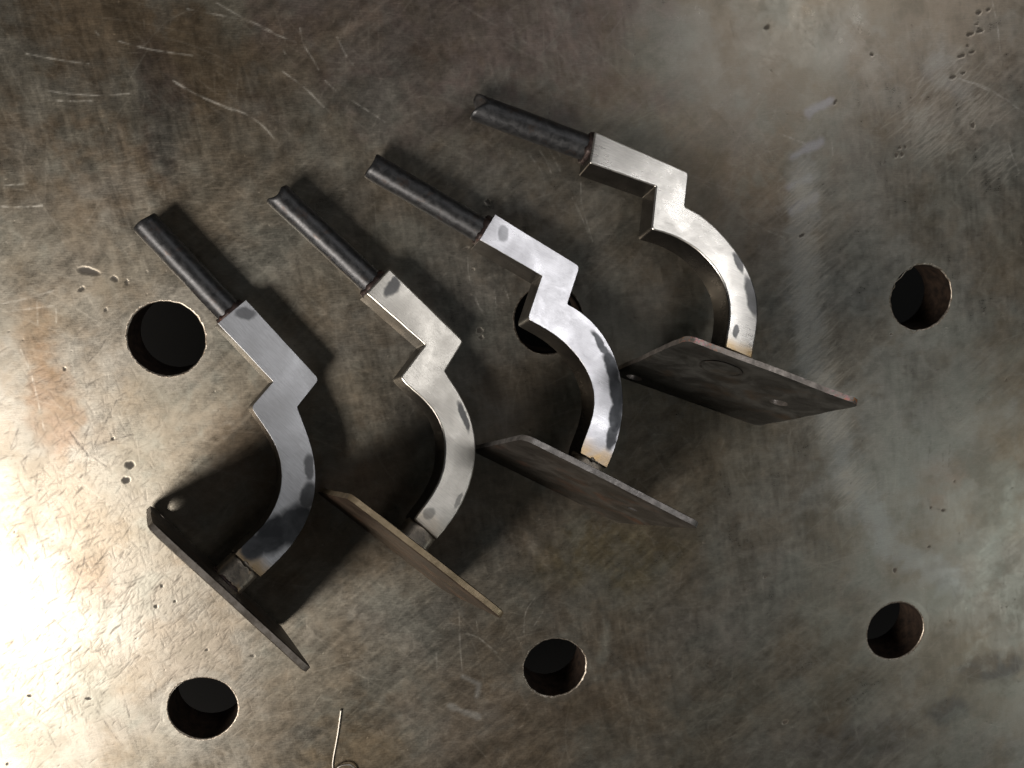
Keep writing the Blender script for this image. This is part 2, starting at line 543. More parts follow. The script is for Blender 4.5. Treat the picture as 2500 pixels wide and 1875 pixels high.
    for i, q in enumerate([SL(k) for k in ([(600, 780), (680, 690), (750, 560)], [(640, 1340), (720, 1180), (790, 1040)], [(470, 1250), (560, 1370), (720, 1490)], [(480, 1260), (560, 1360), (600, 1420)], [(700, 1330), (900, 1270)],
                                           [(130, 1220), (60, 1400)], [(380, 920), (520, 880)])] +
                          [SB(k) for k in ([(770, 660), (735, 720), (735, 780)], [(510, 930), (570, 965), (640, 910), (680, 830), (725, 800)], [(610, 700), (730, 685)], [(520, 940), (600, 960)],
                                           [(430, 640), (490, 480), (510, 390)], [(250, 700), (400, 840)], [(580, 1310), (700, 1480), (760, 1540)], [(730, 1180), (790, 1390)], [(690, 560), (800, 540)])] +
                          [SQ(k) for k in ([(1110, 1150), (1105, 1260)], [(1120, 1130), (1112, 1200)], [(1190, 1200), (1188, 1300)], [(1230, 1150), (1222, 1280)], [(1100, 1460), (1115, 1510), (1200, 1532)], [(950, 740), (1050, 735), (1170, 715)])] +
                          [zoom(740, 1140, 9.22, k) for k in ([(780, 1360), (890, 1260)], [(870, 1470), (990, 1350)])]):
        a, b, c = path(q, i + 80, 0.8, 1); PX.append(a); PY.append(b); PV.append(c)
    dstrong = splat(np.concatenate(PX), np.concatenate(PY), np.concatenate(PV))

    # ---------------- pits and dings
    pit = np.zeros((H, W), np.float32)
    pits = []
    for (z, arr) in ((SL, [(592, 170, 66, 22, -15), (772, 222, 22, 15, -30), (857, 245, 9, 17, 0), (875, 1480, 30, 24, 0), (850, 1583, 26, 21, 0), (760, 1300, 9, 8, 0), (550, 292, 22, 10, 30), (715, 432, 8, 12, 0), (435, 830, 7, 10, 0)]),
                     (SR, [(1630, 85, 22, 12, 20), (1695, 65, 17, 10, 20), (1570, 230, 29, 13, 15), (1640, 208, 25, 12, 15), (1515, 375, 31, 14, 18), (1585, 350, 23, 10, 18), (1455, 520, 28, 13, 15),
                           (1525, 493, 20, 9, 15), (1617, 165, 13, 6, 10), (1555, 310, 13, 6, 0), (200, 185, 23, 13, 30), (908, 368, 11, 9, 0), (1590, 845, 17, 21, 0), (1073, 1045, 13, 18, 0),
                           (1112, 1040, 13, 18, 0), (1098, 997, 11, 12, 0), (1135, 992, 9, 11, 0), (435, 1590, 24, 12, 30), (1910, 1640, 8, 8, 0), (660, 690, 8, 20, -30)]),
                     (SB, [(935, 690, 10, 10, 0), (970, 567, 8, 10, 0), (1050, 660, 7, 8, 0), (1240, 950, 8, 7, 0), (1515, 985, 14, 6, -20), (530, 1243, 18, 6, -10), (175, 1225, 14, 5, -20), (45, 1635, 6, 8, 0)]),
                     (S5, [(860, 1265, 22, 20, 0), (868, 1310, 17, 16, 0), (915, 395, 18, 18, 0), (815, 853, 13, 8, -20), (765, 712, 24, 7, 15)]),
                     (SQ, [(1190, 1530, 14, 8, 0), (1120, 1515, 8, 8, 0), (890, 512, 10, 6, 0), (1555, 775, 6, 6, 0), (1255, 1362, 6, 6, 0)]),
                     (lambda p: zoom(1700, 1300, 2.765, p), [(1340, 255, 16, 20, 0), (600, 1280, 26, 18, 20), (462, 305, 10, 9, 0), (1570, 97, 16, 7, 10)])):
        sc_ = {SL: 2.765, SR: 2.766, SB: 2.457, S5: 2.766, SQ: 2.37}.get(z, 2.765)
        for (a, b, rx, ry, rot) in arr:
            c = z([(a, b)])[0]
            pits.append((c[0], c[1], rx / sc_ / 6.3, ry / sc_ / 6.3, rot))
    r = np.random.default_rng(31)
    for i in range(420):
        q = r.uniform(0.12, 0.34)
        pits.append((r.uniform(-90, 380), r.uniform(-240, 130), q * r.uniform(0.7, 1.4), q, r.uniform(0, 180)))
    rimlight = np.zeros((H, W), np.float32)
    for k, (cx, cy, rx, ry, rot) in enumerate(pits):
        R = max(rx, ry) * 1.7 + 0.6
        i0, i1 = np.searchsorted(xs, [cx - R, cx + R]); j0, j1 = np.searchsorted(ys, [cy - R, cy + R])
        if i1 - i0 < 2 or j1 - j0 < 2:
            continue
        xx = X[j0:j1, i0:i1] - cx; yy = Y[j0:j1, i0:i1] - cy
        c, s = math.cos(math.radians(rot)), math.sin(math.radians(rot))
        dd = np.sqrt(((xx * c + yy * s) / rx) ** 2 + ((-xx * s + yy * c) / ry) ** 2)
        th = np.arctan2(yy, xx)
        dd = dd * (1 + 0.07 * np.sin(3 * th + k) + 0.06 * np.sin(5 * th + 2 * k))
        big_ = 1.0 if k < len(pits) - 420 else r.uniform(0.15, 0.6)
        pit[j0:j1, i0:i1] = np.maximum(pit[j0:j1, i0:i1], big_ * sstep(1.15, 0.75, dd))
        rimlight[j0:j1, i0:i1] = np.maximum(rimlight[j0:j1, i0:i1], 0.5 * big_ * sstep(1.55, 1.25, dd) * sstep(0.9, 1.15, dd))

    # ---------------- scuffs: pale rubbed patches
    def scuff(pts, w_, amp, c, seed):
        pts = np.array(pts)
        d = np.full((H, W), 1e9, np.float32)
        for a, b in zip(pts[:-1], pts[1:]):
            ab = b - a
            t = np.clip(((X - a[0]) * ab[0] + (Y - a[1]) * ab[1]) / (ab @ ab + 1e-9), 0, 1)
            d = np.minimum(d, np.hypot(X - a[0] - t * ab[0], Y - a[1] - t * ab[1]))
        d = d / w_ + 0.5 * fbm(Xf, Yf, 5, seed, 3, 0.6)
        mk = sstep(1.0, 0.1, d).astype(np.float32) * amp
        blend(mk, np.array(c))
        return mk
    sc1 = scuff(SM([(1190, 560), (1300, 610), (1280, 690)]), 2.2, 0.45, (0.46, 0.47, 0.46), 71)
    sc1 = sc1 + scuff(SM([(1100, 755), (1290, 825)]), 2.2, 0.5, (0.48, 0.48, 0.46), 72)
    sc1 = sc1 + scuff(SM([(2160, 200), (2150, 380), (2120, 440)]), 3.6, 0.4, (0.40, 0.41, 0.36), 73)
    for q in ([(480, 760), (620, 680)], [(370, 1060), (560, 960)], [(350, 1260), (480, 1210)], [(370, 1420), (520, 1330)]):
        sc1 = sc1 + scuff(SR(q), 2.8, 0.46, (0.47, 0.47, 0.53), 74)
    sc1 = sc1 + scuff(SR([(1380, 400), (1320, 480), (1500, 620)]), 6.5, 0.28, (0.44, 0.45, 0.45), 75)
    sc1 = sc1 + scuff([table_pt(u, v) for u, v in ((1960, 430), (1955, 650), (1975, 830), (2020, 1000), (2080, 1180), (2180, 1340), (2330, 1420))], 10.0, 0.46, (0.42, 0.43, 0.42), 76)
    sc1 = sc1 + scuff([table_pt(u, v) for u, v in ((2480, 1180), (2400, 1420))], 11.0, 0.30, (0.44, 0.46, 0.41), 77)

    blend(0.50 * light, np.array([0.50, 0.47, 0.41]))
    blend(0.46 * strong, np.array([0.74, 0.72, 0.66]))
    blend(0.50 * dark, np.array([0.075, 0.055, 0.042]))
    blend(0.55 * np.clip(dstrong, 0, 1), np.array([0.05, 0.04, 0.035]))
    blend(0.85 * pit, np.array([0.035, 0.028, 0.022]))
    blend(0.35 * rimlight, np.array([0.55, 0.50, 0.42]))
    rough += 0.10 * light + 0.10 * strong + 0.12 * dark + 0.25 * pit + 0.06 * sc1
    metal -= 0.7 * pit + 0.35 * dark + 0.3 * dstrong
    hgt += -0.08 * dark - 0.05 * dstrong - 0.25 * pit + 0.03 * light
    # bright burnished collars round the holes
    for k, (hx, hy, hr) in enumerate(HOLES):
        dd = np.hypot(X - hx, Y - hy) - hr
        mk = sstep(4.2 + 1.0, 0.3, dd + 1.6 * fbm(Xf, Yf, 5, 60 + k, 3)).astype(np.float32)
        blend(0.25 * mk, np.array([0.42, 0.40, 0.35]))

    # ---------------- mesh, holes snapped open
    Z = -0.10 * pit - 0.02 * dark
    Z = Z + 0.05 * fbm(Xf, Yf, 70, 90, 2)
    inside = np.zeros((H, W), bool)
    for (hx, hy, hr) in HOLES:
        R = hr + 0.35
        dx = X - hx; dy = Y - hy
        d = np.hypot(dx, dy)
        ins = d < R
        inside |= ins
        f = np.where(ins, R / np.maximum(d, 1e-6), 1.0)
        X = hx + dx * f; Y = hy + dy * f
        Z = np.where(d < R + 2, 0, Z)
    keep = ~(inside[:-1, :-1] & inside[1:, :-1] & inside[:-1, 1:] & inside[1:, 1:])
    idx = np.arange(H * W).reshape(H, W)
    q = np.stack([idx[:-1, :-1], idx[:-1, 1:], idx[1:, 1:], idx[1:, :-1]], -1)[keep]
    used = np.zeros(H * W, bool); used[q.ravel()] = True
    remap = np.cumsum(used) - 1
    q = remap[q]
    V = np.stack([X.ravel(), Y.ravel(), Z.ravel()], 1)[used] * MM
    V = V - np.array(TLOC)
    me = bpy.data.meshes.new("table_top")
    me.vertices.add(len(V)); me.vertices.foreach_set('co', V.astype(np.float32).ravel())
    nf = len(q)
    me.loops.add(nf * 4); me.loops.foreach_set('vertex_index', q.astype(np.int32).ravel())
    me.polygons.add(nf); me.polygons.foreach_set('loop_start', np.arange(0, nf * 4, 4, dtype=np.int32))
    me.polygons.foreach_set('use_smooth', np.ones(nf, bool))
    me.update(calc_edges=True)
    a = me.attributes.new('wear_colour', 'FLOAT_COLOR', 'POINT')
    c4 = np.ones((used.sum(), 4), np.float32); c4[:, :3] = np.clip(col.reshape(-1, 3)[used], 0.004, 0.95)
    a.data.foreach_set('color', c4.ravel())
    b = me.attributes.new('wear_surface', 'FLOAT_COLOR', 'POINT')
    s4 = np.ones((used.sum(), 4), np.float32)
    s4[:, 0] = np.clip(rough.ravel()[used], 0.16, 0.85); s4[:, 1] = np.clip(metal.ravel()[used], 0.1, 1); s4[:, 2] = np.clip(hgt.ravel()[used], 0, 1.5)
    b.data.foreach_set('color', s4.ravel())
    me.materials.append(M_TABLE)
    o = bpy.data.objects.new("table_top", me)
    COL.objects.link(o); o.parent = table
    # slab edges and underside
    x0, x1, y0, y1 = xs[0], xs[-1], ys[0], ys[-1]
    z0, z1 = -0.05, -19.0
    vs, fs = [], []
    loop = [(x0, y0), (x1, y0), (x1, y1), (x0, y1)]
    for x, y in loop:
        vs += [Vector((x * MM, y * MM, z0 * MM)) - TLOC, Vector((x * MM, y * MM, z1 * MM)) - TLOC]
    for i in range(4):
        j = (i + 1) % 4
        fs.append((2 * i, 2 * j, 2 * j + 1, 2 * i + 1))
    mesh_obj("table_edge", vs, fs, M_HOLE, table, False)


build_table()

for k, (hx, hy, hr) in enumerate(HOLES):
    r = np.random.default_rng(200 + k)
    n = 120
    th = np.linspace(0, 2 * np.pi, n, endpoint=False)
    wob = sum(r.normal(0, 0.05) * np.sin(m * th + r.uniform(0, 6)) for m in (2, 3, 5, 9, 14, 23))
    if k == 4:   # chipped edge
        for a0, wd, dp in ((2.35, 0.18, 0.9), (2.75, 0.06, 0.7), (-1.75, 0.08, -0.9), (2.0, 0.1, 0.5)):
            wob = wob - dp * np.exp(-((np.angle(np.exp(1j * (th - a0)))) / wd) ** 2)
    rimw = 0.72 + 0.18 * np.sin(th * 3 + k) + 0.22 * r.uniform(-1, 1, n)
    prof = [(rimw, 0.05), (rimw * 0.35, 0.09 + 0.05 * r.uniform(-1, 1, n)), (0 * th, -0.35 + 0 * th)]
    vs, fs = [], []
    for (dr, z) in prof:
        z = z + 0 * th
        for i in range(n):
            R = hr + wob[i] + dr[i]
            vs.append(Vector(((hx + R * math.cos(th[i])) * MM, (hy + R * math.sin(th[i])) * MM, z[i] * MM)) - TLOC)
    for l in range(len(prof) - 1):
        for i in range(n):
            j = (i + 1) % n
            fs.append((l * n + i, (l + 1) * n + i, (l + 1) * n + j, l * n + j))
    mesh_obj("hole_rim", vs, fs, M_RIM, table)
    vs, fs = [], []
    for z in (-0.33, -3, -8, -13, -18, -19.2):
        for i in range(n):
            R = hr + wob[i] * max(0.15, 1 + z / 6) + (0.4 if z < -18 else 0) + 0.02
            vs.append(Vector(((hx + R * math.cos(th[i])) * MM, (hy + R * math.sin(th[i])) * MM, z * MM)) - TLOC)
    for l in range(5):
        for i in range(n):
            j = (i + 1) % n
            fs.append((l * n + i, (l + 1) * n + i, (l + 1) * n + j, l * n + j))
    mesh_obj("hole_wall", vs, fs, M_HOLE, table)

# dark shop floor far below, seen only through the holes
m = NT("shop_floor")
nz = m.noise(m.obj(), 6, 5, 0.6)
m.link(m.mix(nz, (0.006, 0.006, 0.006, 1), (0.016, 0.015, 0.014, 1)), m.bsdf.inputs['Base Color'])
m.bsdf.inputs['Roughness'].default_value = 0.8
fl = mesh_obj("floor", [(-3, -3, -0.86), (3, -3, -0.86), (3, 3, -0.86), (-3, 3, -0.86)], [(0, 1, 2, 3)], m.mat, None, False)
fl['kind'] = 'structure'
fl['label'] = "dark workshop floor below the table holes"

# ------------------------------------------------------------------ brackets
PLATE, THK, BAR, ROD = 67.0, 2.6, 12.7, 4.85
BR = [
    dict(o=(10.29, -92.59, 1.05), yaw=-51.67, phi=20.5,
         r=[(-68.7, 75.9), (-30.3, 75.3), (-28.4, 62.5), (-24.6, 60.6), (-20.4, 59.1), (-14.5, 56.5), (-8.8, 52.7), (-3.3, 47.6), (1.6, 41.2), (4.9, 34.2), (6.4, 26.4), (6.8, 18.8), (6.6, 11.6)],
         l=[(-68.9, 62.9), (-40.8, 62.7), (-39.5, 50.9), (-36.1, 49.7), (-30.0, 49.2), (-24.6, 48.1), (-19.1, 45.2), (-14.0, 40.9), (-9.0, 34.7), (-6.5, 28.8), (-6.0, 23.0), (-5.9, 16.0), (-5.7, 11.3)],
         rod=[(-111.5, 69.9), (-70.9, 69.6)], cut=(0.0, 0), dx=0.0, pw=1.055,
         spots=[(-65.2, 72.4, 3.9, 2.4, 50, 0.7), (2.5, 33, 7.0, 8.5, 10, 1.0), (-1, 25, 6.5, 8.0, 0, 1.0), (-3.0, 17.5, 4.6, 5.0, 20, 1.0), (-9.5, 50.5, 1.8, 5.2, 50, 0.75), (-2, 43, 3.0, 5.5, 35, 0.9)],
         base=(0.68, 0.69, 0.72), gold=0.75, rough=0.40,
         label="blue-grey steel handrail bracket with flat-cut pin, lying nearest the uncovered hole"),
    dict(o=(77.68, -87.91, 1.05), yaw=-44.22, phi=20.45,
         r=[(-71.4, 76.1), (-33.2, 73.9), (-31.7, 60.4), (-24.4, 57.9), (-18.6, 56.2), (-13.4, 53.4), (-8.5, 49.5), (-4.2, 44.6), (-0.1, 38.0), (2.7, 31.2), (3.9, 24.0), (4.3, 16.3), (4.0, 10.1)],
         l=[(-72.1, 63.2), (-43.8, 63.0), (-43.5, 47.5), (-41.6, 47.0), (-35.7, 46.5), (-32.5, 47.2), (-26.6, 46.1), (-21.6, 43.9), (-16.7, 40.2), (-12.4, 35.3), (-9.5, 30.0), (-7.9, 24.5), (-7.9, 19.1), (-7.6, 10.8)],
         rod=[(-118.0, 71.3), (-72.4, 69.4)], cut=(1.4, 0.35), dx=-2.0, pw=1.0,
         spots=[(-66.3, 71.2, 3.6, 2.3, 82), (-66.8, 73.2, 1.4, 2.6, 30), (-16.0, 51.6, 6.0, 1.3, -32), (-4.0, 16.2, 2.6, 2.0, 30, 0.5), (1.8, 26.5, 0.9, 3.2, 10, 0.5)],
         base=(0.80, 0.765, 0.70), gold=0.35, rough=0.33,
         label="bright ground bracket with scooped pin end and tan-coloured edge on its plate"),
    dict(o=(143.92, -69.17, 1.05), yaw=-30.69, phi=20.45,
         r=[(-72.1, 76.1), (-35.1, 74.4), (-33.5, 58.9), (-27.0, 58.3), (-20.6, 57.0), (-14.7, 54.1), (-9.3, 49.9), (-4.9, 45.2), (-1.6, 41.1), (0.9, 36.2), (3.1, 30.0), (4.3, 24.5), (5.2, 17.4), (5.1, 10.3)],
         l=[(-73.2, 64.5), (-46.6, 63.9), (-44.9, 46.5), (-40.1, 46.3), (-33.1, 46.2), (-27.4, 44.9), (-21.3, 42.5), (-17.2, 39.8), (-13.7, 37.1), (-10.4, 33.1), (-8.9, 29.7), (-7.5, 24.3), (-7.2, 18.9), (-7.1, 14.5), (-6.5, 10.8)],
         rod=[(-119.3, 71.7), (-74.8, 70.6)], cut=(0.5, 1.2), dx=-0.6, pw=1.04,
         spots=[(-66.5, 71.2, 2.2, 3.2, 20, 0.55), (-15.5, 51.3, 6.5, 1.5, -32, 0.95), (-8.0, 45.0, 8.0, 2.6, -46, 1.0), (-2.8, 37.8, 8.0, 3.0, -60, 1.0), (0.8, 29.5, 8.0, 2.7, -73, 1.0), (2.2, 22.0, 6.0, 2.0, -85, 0.95)],
         base=(0.735, 0.735, 0.775), gold=0.85, rough=0.29,
         label="bright ground bracket with plain round pin, its bar bridging a table hole"),
    dict(o=(201.87, -36.52, 1.08), yaw=-22.4, phi=21.03,
         r=[(-76.2, 73.9), (-37.1, 72.9), (-35.2, 59.4), (-29.3, 58.7), (-23.9, 57.1), (-18.2, 54.4), (-13.7, 51.3), (-9.2, 48.7), (-5.5, 45.2), (-2.3, 41.4), (0.4, 37.0), (2.2, 31.8), (3.4, 25.9), (4.2, 18.9), (4.7, 12.0)],
         l=[(-74.8, 61.2), (-48.4, 62.4), (-45.8, 45.7), (-41.4, 46.2), (-35.4, 46.5), (-29.7, 45.7), (-24.3, 43.8), (-19.3, 41.2), (-14.2, 37.0), (-11.2, 33.2), (-9.2, 28.6), (-8.2, 25.1), (-7.8, 20.4), (-7.1, 12.6)],
         rod=[(-119.4, 68.2), (-78.0, 69.8)], cut=(4.2, -0.25), dx=0.0, pw=1.0,
         spots=[(-9.6, 46.0, 4.4, 1.6, -45), (-1.2, 35.4, 8.4, 2.5, -63), (-4.6, 20.0, 1.1, 2.2, 0)],
         base=(0.85, 0.825, 0.78), gold=0.9, rough=0.28,
         label="bright ground bracket with forked pin tip and pinkish heat-tinted plate edge"),
]
M_ROD = mat_scale("black_mill_scale", (0.045, 0.046, 0.049), (0.076, 0.077, 0.081), (0.062, 0.049, 0.044), 0.40, 0.7, 420, 0.10)
M_BEAD = mat_scale("burnt_weld", (0.03, 0.022, 0.022), (0.08, 0.055, 0.05), (0.16, 0.06, 0.04), 0.45, 0.5, 300, 0.6)
M_SEAM = mat_scale("seam_black", (0.012, 0.011, 0.01), (0.03, 0.026, 0.022), (0.04, 0.025, 0.018), 0.6, 0.2, 300, 0.4)
M_TENON = mat_scale("tempered_stub", (0.20, 0.18, 0.155), (0.36, 0.31, 0.25), (0.40, 0.27, 0.14), 0.40, 0.8, 220, 0.25)


def mat_plate(name, face0, face1, rust, edge0, edge1, tint):
    """scaled plate face, freshly cut edge (told apart by the local normal), heat tint at the edge ends"""
    m = NT(name)
    tc = m.n('ShaderNodeTexCoord')
    ob = tc.outputs['Object']
    n1 = m.noise(ob, 90, 6, 0.62, 0.6)
    n2 = m.noise(m.mapping(ob, loc=(1.3, 2.7, 0.3)), 60, 5, 0.6, 0.4)
    n3 = m.noise(ob, 900, 3, 0.6)
    f = m.mix(m.rng(n1, 0.35, 0.68, 0, 1, True), m.rgb(face0), m.rgb(face1))
    f = m.mix(m.rng(n2, 0.52, 0.72, 0, 0.9, True), f, m.rgb(rust))
    e = m.mix(m.rng(m.noise(ob, 260, 5, 0.65), 0.35, 0.65, 0, 1, True), m.rgb(edge0), m.rgb(edge1))
    sx = m.n('ShaderNodeSeparateXYZ')
    m.link(ob, sx.inputs[0])
    ax = m.math('ABSOLUTE', sx.outputs[0])
    tk = m.math('MULTIPLY', m.rng(ax, 0.016, 0.030, 0, 1, True), m.math('MULTIPLY', m.rng(n3, 0.48, 0.62, 0, 1), m.rng(sx.outputs[2], 0.060, 0.065, 0, 1)))
    e = m.mix(m.math('MULTIPLY', tk, tint), e, m.mix(m.rng(n1, 0.42, 0.58, 0, 1), (0.58, 0.26, 0.32, 1), (0.66, 0.30, 0.09, 1)))
    at = m.n('ShaderNodeAttribute', attribute_name='edge')
    c = m.mix(at.outputs['Fac'], f, e)
    m.link(c, m.bsdf.inputs['Base Color'])
    m.bsdf.inputs['Metallic'].default_value = 0.7
    m.link(m.math('ADD', m.rng(n1, 0.3, 0.7, 0.34, 0.52), m.rng(n3, 0.3, 0.7, -0.04, 0.06)), m.bsdf.inputs['Roughness'])
    hh = m.math('ADD', m.math('MULTIPLY', n1, 0.6), m.math('MULTIPLY', n3, 0.4))
    m.link(m.bump(hh, 0.35, 0.0006), m.bsdf.inputs['Normal'])
    return m.mat


PM = [mat_plate("plate_grey_brown", (0.05, 0.042, 0.036), (0.10, 0.085, 0.072), (0.13, 0.07, 0.035), (0.20, 0.175, 0.15), (0.34, 0.31, 0.28), 0.0),
      mat_plate("plate_tan_edge", (0.055, 0.038, 0.028), (0.11, 0.08, 0.058), (0.15, 0.075, 0.04), (0.32, 0.255, 0.165), (0.44, 0.35, 0.235), 0.0),
      mat_plate("plate_grey_edge", (0.055, 0.048, 0.042), (0.105, 0.095, 0.085), (0.14, 0.075, 0.05), (0.20, 0.19, 0.185), (0.36, 0.34, 0.33), 0.0),
      mat_plate("plate_pink_edge", (0.048, 0.046, 0.042), (0.112, 0.110, 0.102), (0.095, 0.070, 0.050), (0.215, 0.195, 0.18), (0.39, 0.35, 0.32), 0.95)]


def smooth_arc(pts, n):
    p = np.array(pts, float)
    s = np.concatenate([[0], np.cumsum(np.linalg.norm(np.diff(p, axis=0), axis=1))])
    s /= s[-1]
    wts = np.ones(len(p)); wts[0] = 12; wts[-1] = 8
    q = np.linspace(0, 1, n)
    out = []
    for k in range(2):
        cf = np.polyfit(s, p[:, k], 5, w=wts)
        out.append(np.polyval(cf, q))
    return np.stack(out, 1)


def round_corner(pa, pb, pc, rad, n=4):
    pa, pb, pc = map(np.array, (pa, pb, pc))
    u = (pa - pb) / np.linalg.norm(pa - pb); v = (pc - pb) / np.linalg.norm(pc - pb)
    s, e = pb + u * rad, pb + v * rad
    t = np.linspace(0, 1, n)[:, None]
    return (1 - t) ** 2 * s + 2 * t * (1 - t) * pb + t ** 2 * e


def bar_part(b, mat, parent, idx):
    ra = smooth_arc(b['r'][2:], 40)
    la = smooth_arc(b['l'][2:], 40)
    r0, r1, r2 = b['r'][0], b['r'][1], ra[0]
    l0, l1, l2 = b['l'][0], b['l'][1], la[0]
    nseg = 8
    R = [np.array(r0) + (np.array(r1) - np.array(r0)) * t for t in np.linspace(0, 0.93, nseg)]
    L = [np.array(l0) + (np.array(l1) - np.array(l0)) * t for t in np.linspace(0, 0.95, nseg)]
    R += list(round_corner(r0, r1, r2, 1.5)); L += list(round_corner(l0, l1, l2, 0.35))
    R += list(round_corner(r1, r2, ra[2], 0.5)); L += list(round_corner(l1, l2, la[2], 1.5))
    # keep both sides advancing together along the arcs
    R += list(ra[2:]); L += list(la[2:])
    rr = np.random.default_rng(500 + idx)
    R = np.array(R); L = np.array(L)
    R += rr.normal(0, 0.03, R.shape); L += rr.normal(0, 0.03, L.shape)
    z0, z1 = PLATE / 2 - BAR / 2, PLATE / 2 + BAR / 2
    vs, fs = [], []
    for a, c in zip(L, R):
        vs += [(a[0] * MM, a[1] * MM, z1 * MM), (c[0] * MM, c[1] * MM, z1 * MM), (c[0] * MM, c[1] * MM, z0 * MM), (a[0] * MM, a[1] * MM, z0 * MM)]
    n = len(R)
    for i in range(n - 1):
        k, j = 4 * i, 4 * i + 4
        for e in range(4):
            f = (e + 1) % 4
            fs.append((k + e, j + e, j + f, k + f))
    fs.append((0, 1, 2, 3)); k = 4 * (n - 1)
    fs.append((k + 3, k + 2, k + 1, k))
    o = mesh_obj("bar", vs, fs, mat, parent)
    bm = bmesh.new(); bm.from_mesh(o.data)
    bmesh.ops.recalc_face_normals(bm, faces=bm.faces)
    # slightly rounded long edges and end edges
    ed = [e for e in bm.edges if len(e.link_faces) == 2 and e.calc_face_angle(0) > math.radians(50)]
    bmesh.ops.bevel(bm, geom=ed, offset=0.75 * MM, segments=3, profile=0.5, affect='EDGES', clamp_overlap=True)
    bm.to_mesh(o.data); bm.free()
    o.data.polygons.foreach_set('use_smooth', [True] * len(o.data.polygons))
    md = o.modifiers.new("wn", 'WEIGHTED_NORMAL')
    md.keep_sharp = False
    return o


def tube_grid(p0, p1, rad, nL, nT, endfn, seed, amp=0.05, sq=2.0):
    """closed rod from p0 (free end, shaped by endfn(lateral, vertical)) to p1"""
    p0, p1 = np.array(p0, float), np.array(p1, float)
    ax = p1 - p0; Lg = np.linalg.norm(ax); ax /= Lg
    lat = np.array([-ax[1], ax[0], 0.0]); up = np.array([0, 0, 1.0])
    r = np.random.default_rng(seed)
    ph = r.uniform(0, 6, 8); fr = r.integers(1, 5, 8); fl = r.uniform(0.1, 0.6, 8)
    vs, fs = [], []
    # cap rings from centre outwards, then the shaft
    rings = [0.25, 0.5, 0.75, 0.93, 1.0]
    vs.append(p0 + ax * endfn(0, 0))
    for q in rings:
        for i in range(nT):
            a = 2 * math.pi * i / nT
            l, v = q * math.cos(a), q * math.sin(a)
            dd = endfn(l, v) + (0.5 if q == 1.0 else 0)
            vs.append(p0 + ax * dd + (lat * l + up * v) * rad)
    for k in range(1, nL + 1):
        for i in range(nT):
            a = 2 * math.pi * i / nT
            l, v = math.cos(a), math.sin(a)
            kk = (abs(l) ** sq + abs(v) ** sq) ** (-1 / sq)
            st = endfn(l, v) + 0.5
            x = st + (Lg - st) * k / nL
            w_ = sum(math.sin(fr[j] * a + fl[j] * x + ph[j]) for j in range(8)) * amp / 2.5
            vs.append(p0 + ax * x + (lat * l + up * v) * (rad * kk + w_))
    NR = len(rings) + nL
    for i in range(nT):
        fs.append((0, 1 + (i + 1) % nT, 1 + i))
    for k in range(NR - 1):
        for i in range(nT):
            j = (i + 1) % nT
            fs.append((1 + k * nT + i, 1 + k * nT + j, 1 + (k + 1) * nT + j, 1 + (k + 1) * nT + i))
    fs.append([1 + (NR - 1) * nT + i for i in range(nT)])
    return [v * MM for v in vs], fs


def bead_ring(c, ax, rad, tub, n, m_, seed, lump):
    c, ax = np.array(c, float), np.array(ax, float)
    ax /= np.linalg.norm(ax)
    lat = np.array([-ax[1], ax[0], 0.0]); up = np.array([0, 0, 1.0])
    r = np.random.default_rng(seed)
    vs, fs = [], []
    t = [tub * (1 + lump * r.uniform(-1, 1)) for _ in range(n)]
    for i in range(n):
        a = 2 * math.pi * i / n
        rd = lat * math.cos(a) + up * math.sin(a)
        for j in range(m_):
            q = 2 * math.pi * j / m_
            vs.append((c + rd * (rad + t[i] * 0.8 * math.cos(q)) + ax * t[i] * math.sin(q)) * MM)
    for i in range(n):
        for j in range(m_):
            i2, j2 = (i + 1) % n, (j + 1) % m_
            fs.append((i * m_ + j, i2 * m_ + j, i2 * m_ + j2, i * m_ + j2))
    return vs, fs


